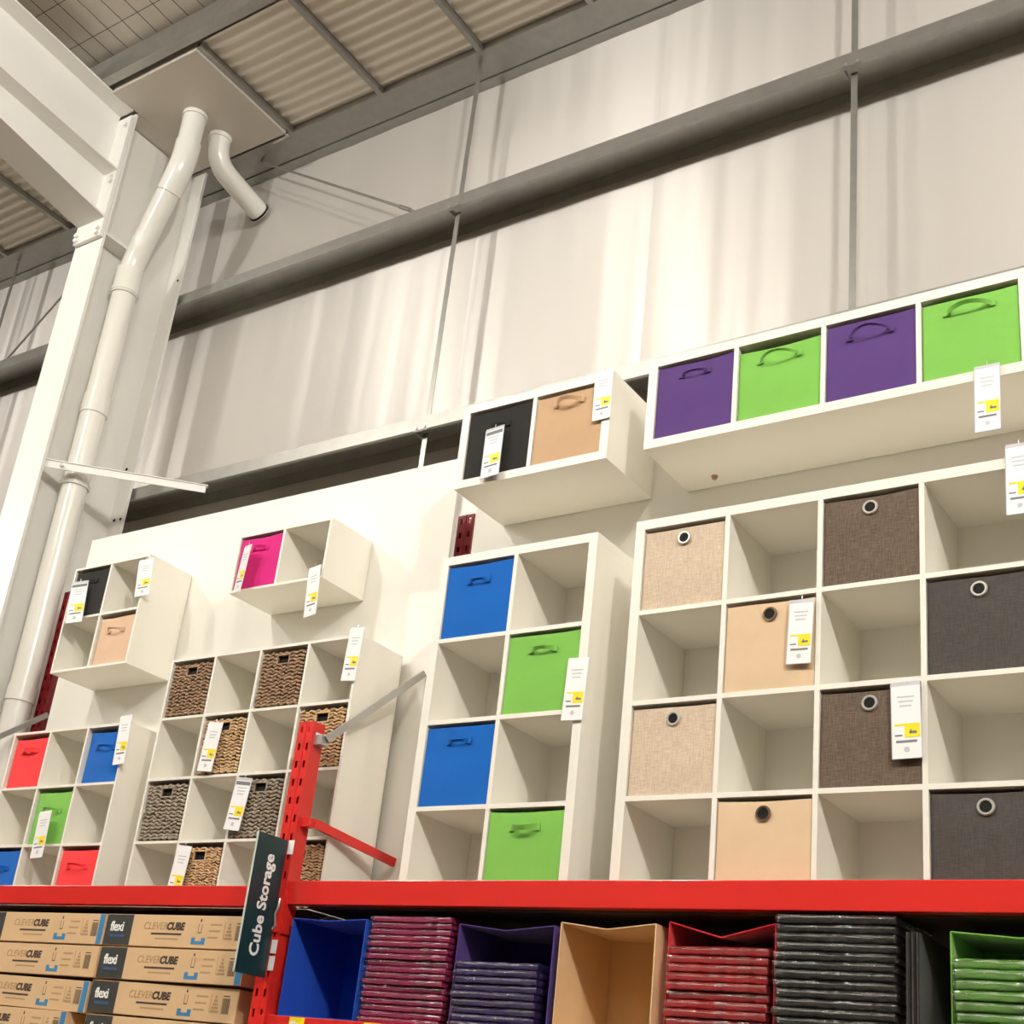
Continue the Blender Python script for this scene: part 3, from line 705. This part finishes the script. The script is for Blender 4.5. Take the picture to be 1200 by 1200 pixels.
# stacks stand on the lower deck (top at -2200): five cartons, 133 apart, a shim of air between
labs = ['topmost', 'second from the top', 'third from the top', 'fourth from the top', 'lowest']
for j in range(5):
    z = -2199.5+ (4-j)*140.5 + 0
    carton(-2494+(0, 12, -4, 0, 5)[j] + (2 if j == 0 else 0), -38+(2, -4, 0, 3, 0)[j], z, (0, -.6, .4, 0, 0)[j], (0, 0, .15, 0, 0)[j], 'kraft flat pack carton %s in the stack beside the upright' % labs[j], j == 2)
    carton(-3388+(0, 6, -22, -110, 0)[j], -38+(0, -3, 2, -4, 0)[j], z, (.3, 0, .5, 0, 0)[j], (0, 0, .5, 0, 0)[j] , 'kraft flat pack carton %s in the stack away from the upright' % labs[j], j == 1)

# ================================================================ WRAPPED PACKS AND OPEN CUBES ON THE LOWER SHELF
def pack_meshes(w, d, h, m, seed):
    rnd = random.Random(seed)
    body = MB().box(-w/2, w/2, 4, d, 1, h-2).mesh('folded_bin', m, False, 3.5)
    n = 24; mb = MB(); vs = []; fs = []
    prof = [(d, h*.95), (40, h*.98), (8, h*.98), (-3, h*.80), (-7, h*.55), (-3, h*.30), (4, h*.05), (30, 0)]
    for i in range(n+1):
        u = i/n; x = -w/2-4+(w+8)*u
        for k, (y, z) in enumerate(prof):
            a = 1.0 if 1 < k < 6 else .3
            vs.append((x, y+rnd.uniform(-2.5, 2.5)*a, min(h-.2, max(.2, z+rnd.uniform(-1.6, 1.6)*a))))
    K = len(prof)
    for i in range(n):
        for k in range(K-1):
            a = i*K+k; fs.append((a, a+1, a+K+1, a+K))
    mb.add(vs, fs)
    # folded wrap ends at the right
    vs = []; fs = []
    for i in range(9):
        y = -2+d*.9*i/8
        vs += [(w/2+2, y, h*.9), (w/2+7+rnd.uniform(-2, 3), y, h*.5+rnd.uniform(-3, 3)), (w/2+2, y, h*.1)]
    for i in range(8):
        for k in range(2): fs.append((3*i+k, 3*i+k+1, 3*i+k+4, 3*i+k+3))
    mb.add(vs, fs)
    wrap = mb.mesh('plastic_wrap', m_plastic, True)
    fin = MB().tube([(-w/2-3, -6, h*.62)]+[(-w/2+w*q/8, -7-rnd.uniform(0, 3), h*(.55+rnd.uniform(-.06, .06))) for q in range(1, 8)]+[(w/2+4, -6, h*.6)], 1.5, 5).mesh('wrap_seam', m_plastic, True)
    return body, wrap, fin
DZ = -1875.5
ORD = ['', 'second', 'third', 'fourth', 'fifth', 'sixth', 'seventh', 'eighth', 'ninth', 'tenth', 'eleventh', 'twelfth', 'thirteenth', 'fourteenth', 'fifteenth', 'sixteenth', 'seventeenth']
def pack_stack(xc, y, w, d, h, n, col, cname, jit=4, z0=DZ):
    variants = [pack_meshes(w, d, h, F[col], 31*q+len(cname)) for q in range(4)]
    rnd = random.Random(len(cname)*7+n)
    for i in range(n):
        nth = n-1-i
        where = 'topmost' if nth == 0 else ('lowest' if i == 0 else ORD[nth] + ' from the top')
        o = thing('wrapped_pack', '%s folded bin in clear wrap, %s in its stack' % (cname, where), 'wrapped pack', xc+rnd.uniform(-jit, jit), y+rnd.uniform(-6, 6), z0+i*h, '%s wrapped packs in a stack' % cname, (0, 0, rnd.uniform(-.8, .8)))
        b, wr, s = variants[rnd.randrange(4)]
        obj('folded_bin', b, o); obj('plastic_wrap', wr, o); obj('wrap_seam', s, o)
pack_stack(-806, -34, 368, 340, 22.6, 17, 'magenta', 'magenta')
pack_stack(-404, -34, 340, 330, 25.5, 9, 'violet', 'dark violet', 3, DZ+4.5)
pack_stack(430, -36, 336, 320, 27.5, 11, 'crimson', 'red', 4, DZ+4.5)
pack_stack(808, -40, 366, 340, 27.3, 15, 'black', 'black', 6)
pack_stack(1328, -40, 336, 330, 29, 10, 'green', 'lime green', 4, DZ+4.5)
def open_cube(x0, x1, y, h, d, col, label, sag=16, z0=DZ):
    """fabric cube lying with its open side to the aisle; sagging top"""
    w = x1-x0; o = thing('open_fabric_cube', label, 'fabric cube', x0, y, z0, 'open fabric cubes on the lower shelf')
    m = F[col]; t = 4; n = 10
    part('side', MB().box(0, t, 0, d, 0, h), m, o); part('side', MB().box(w-t, w, 0, d, 0, h), m, o)
    part('base', MB().box(t, w-t, 0, d, 0, t), m, o); part('back', MB().box(t, w-t, d-t, d, t, h-t), m, o)
    vs = []; fs = []
    for j in range(7):
        for i in range(n+1):
            u = i/n; v = j/6; s = sag*(1-abs(2*u-1))*(1-v*.6)
            for zz in (0, -t): vs.append((t+(w-2*t)*u, d*v*.985, h-s+zz))
    K = 2*(n+1)
    for j in range(6):
        for i in range(n):
            a = j*K+2*i
            fs += [(a, a+2, a+2+K, a+K), (a+1, a+1+K, a+3+K, a+3)]
    for i in range(n): a = 2*i; fs.append((a, a+1, a+3, a+2))
    part('top', MB().add(vs, fs), m, o, True)
    hem = MB()
    pts = [(t/2, -1, 2), (t/2, -1, h-2)]+[(t+(w-2*t)*q/8, -1, h-2-sag*(1-abs(2*q/8-1))) for q in range(9)]+[(w-t/2, -1, h-2), (w-t/2, -1, 2)]
    hem.tube(pts, 2.6, 6)
    part('hem', hem, m, o, True)
open_cube(-1388, -1010, -36, 368, 350, 'dkblue', 'deep blue open fabric cube beside the red upright on the lower shelf', 8)
open_cube(-590, -184, -20, 362, 350, 'violet', 'dark violet open fabric cube holding a stack of violet packs', 20)
open_cube(-152, 212, -36, 372, 350, 'beige', 'beige open fabric cube standing empty between violet and red stacks', 20)
open_cube(246, 616, -14, 384, 350, 'crimson', 'red open fabric cube holding a stack of red packs', 46)
open_cube(1140, 1520, -6, 372, 345, 'green', 'lime green open fabric cube holding lime green packs', 14)
for q, xx in enumerate((1016, 1032, 1046)):
    t = thing('folded_black_cube', ['black folded fabric cube on edge, next to the black packs', 'black folded fabric cube on edge between two others', 'black folded fabric cube on edge, next to the lime packs'][q], 'fabric cube', xx, -20, DZ, 'black folded cubes on edge')
    part('panel', MB().box(0, 9, 0, 330, 0, 366), F['black'], t, bevel=2)
    part('hem', MB().tube([(4.5, -2, 2), (4.5, -2, 364)], 2, 6), F['charcoal'], t, True)
t = thing('cardboard_sheet', 'plain kraft cardboard sheet lying on the deep blue cube', 'cardboard', -1330, 40, -1506.5)
part('sheet', MB().box(0, 330, 0, 260, 0, 4), m_kraft, t); part('flap', MB().prism([(0, 4), (60, 22), (62, 19), (4, 1)], 'y', 0, 260), m_kraft, t)
# shelf edge tickets on the lower beam
for i, xx in enumerate((-1270, -905)):
    t = thing('shelf_edge_ticket', ['yellow shelf edge ticket under the deep blue cube', 'yellow shelf edge ticket under the magenta packs'][i], 'ticket', xx, -53, -1945)
    part('card', MB().box(-38, 38, 0, 1.5, 0, 66), m_yellow, t); part('print', MB().box(-30, -4, -.6, 0, 14, 52), m_card, t)
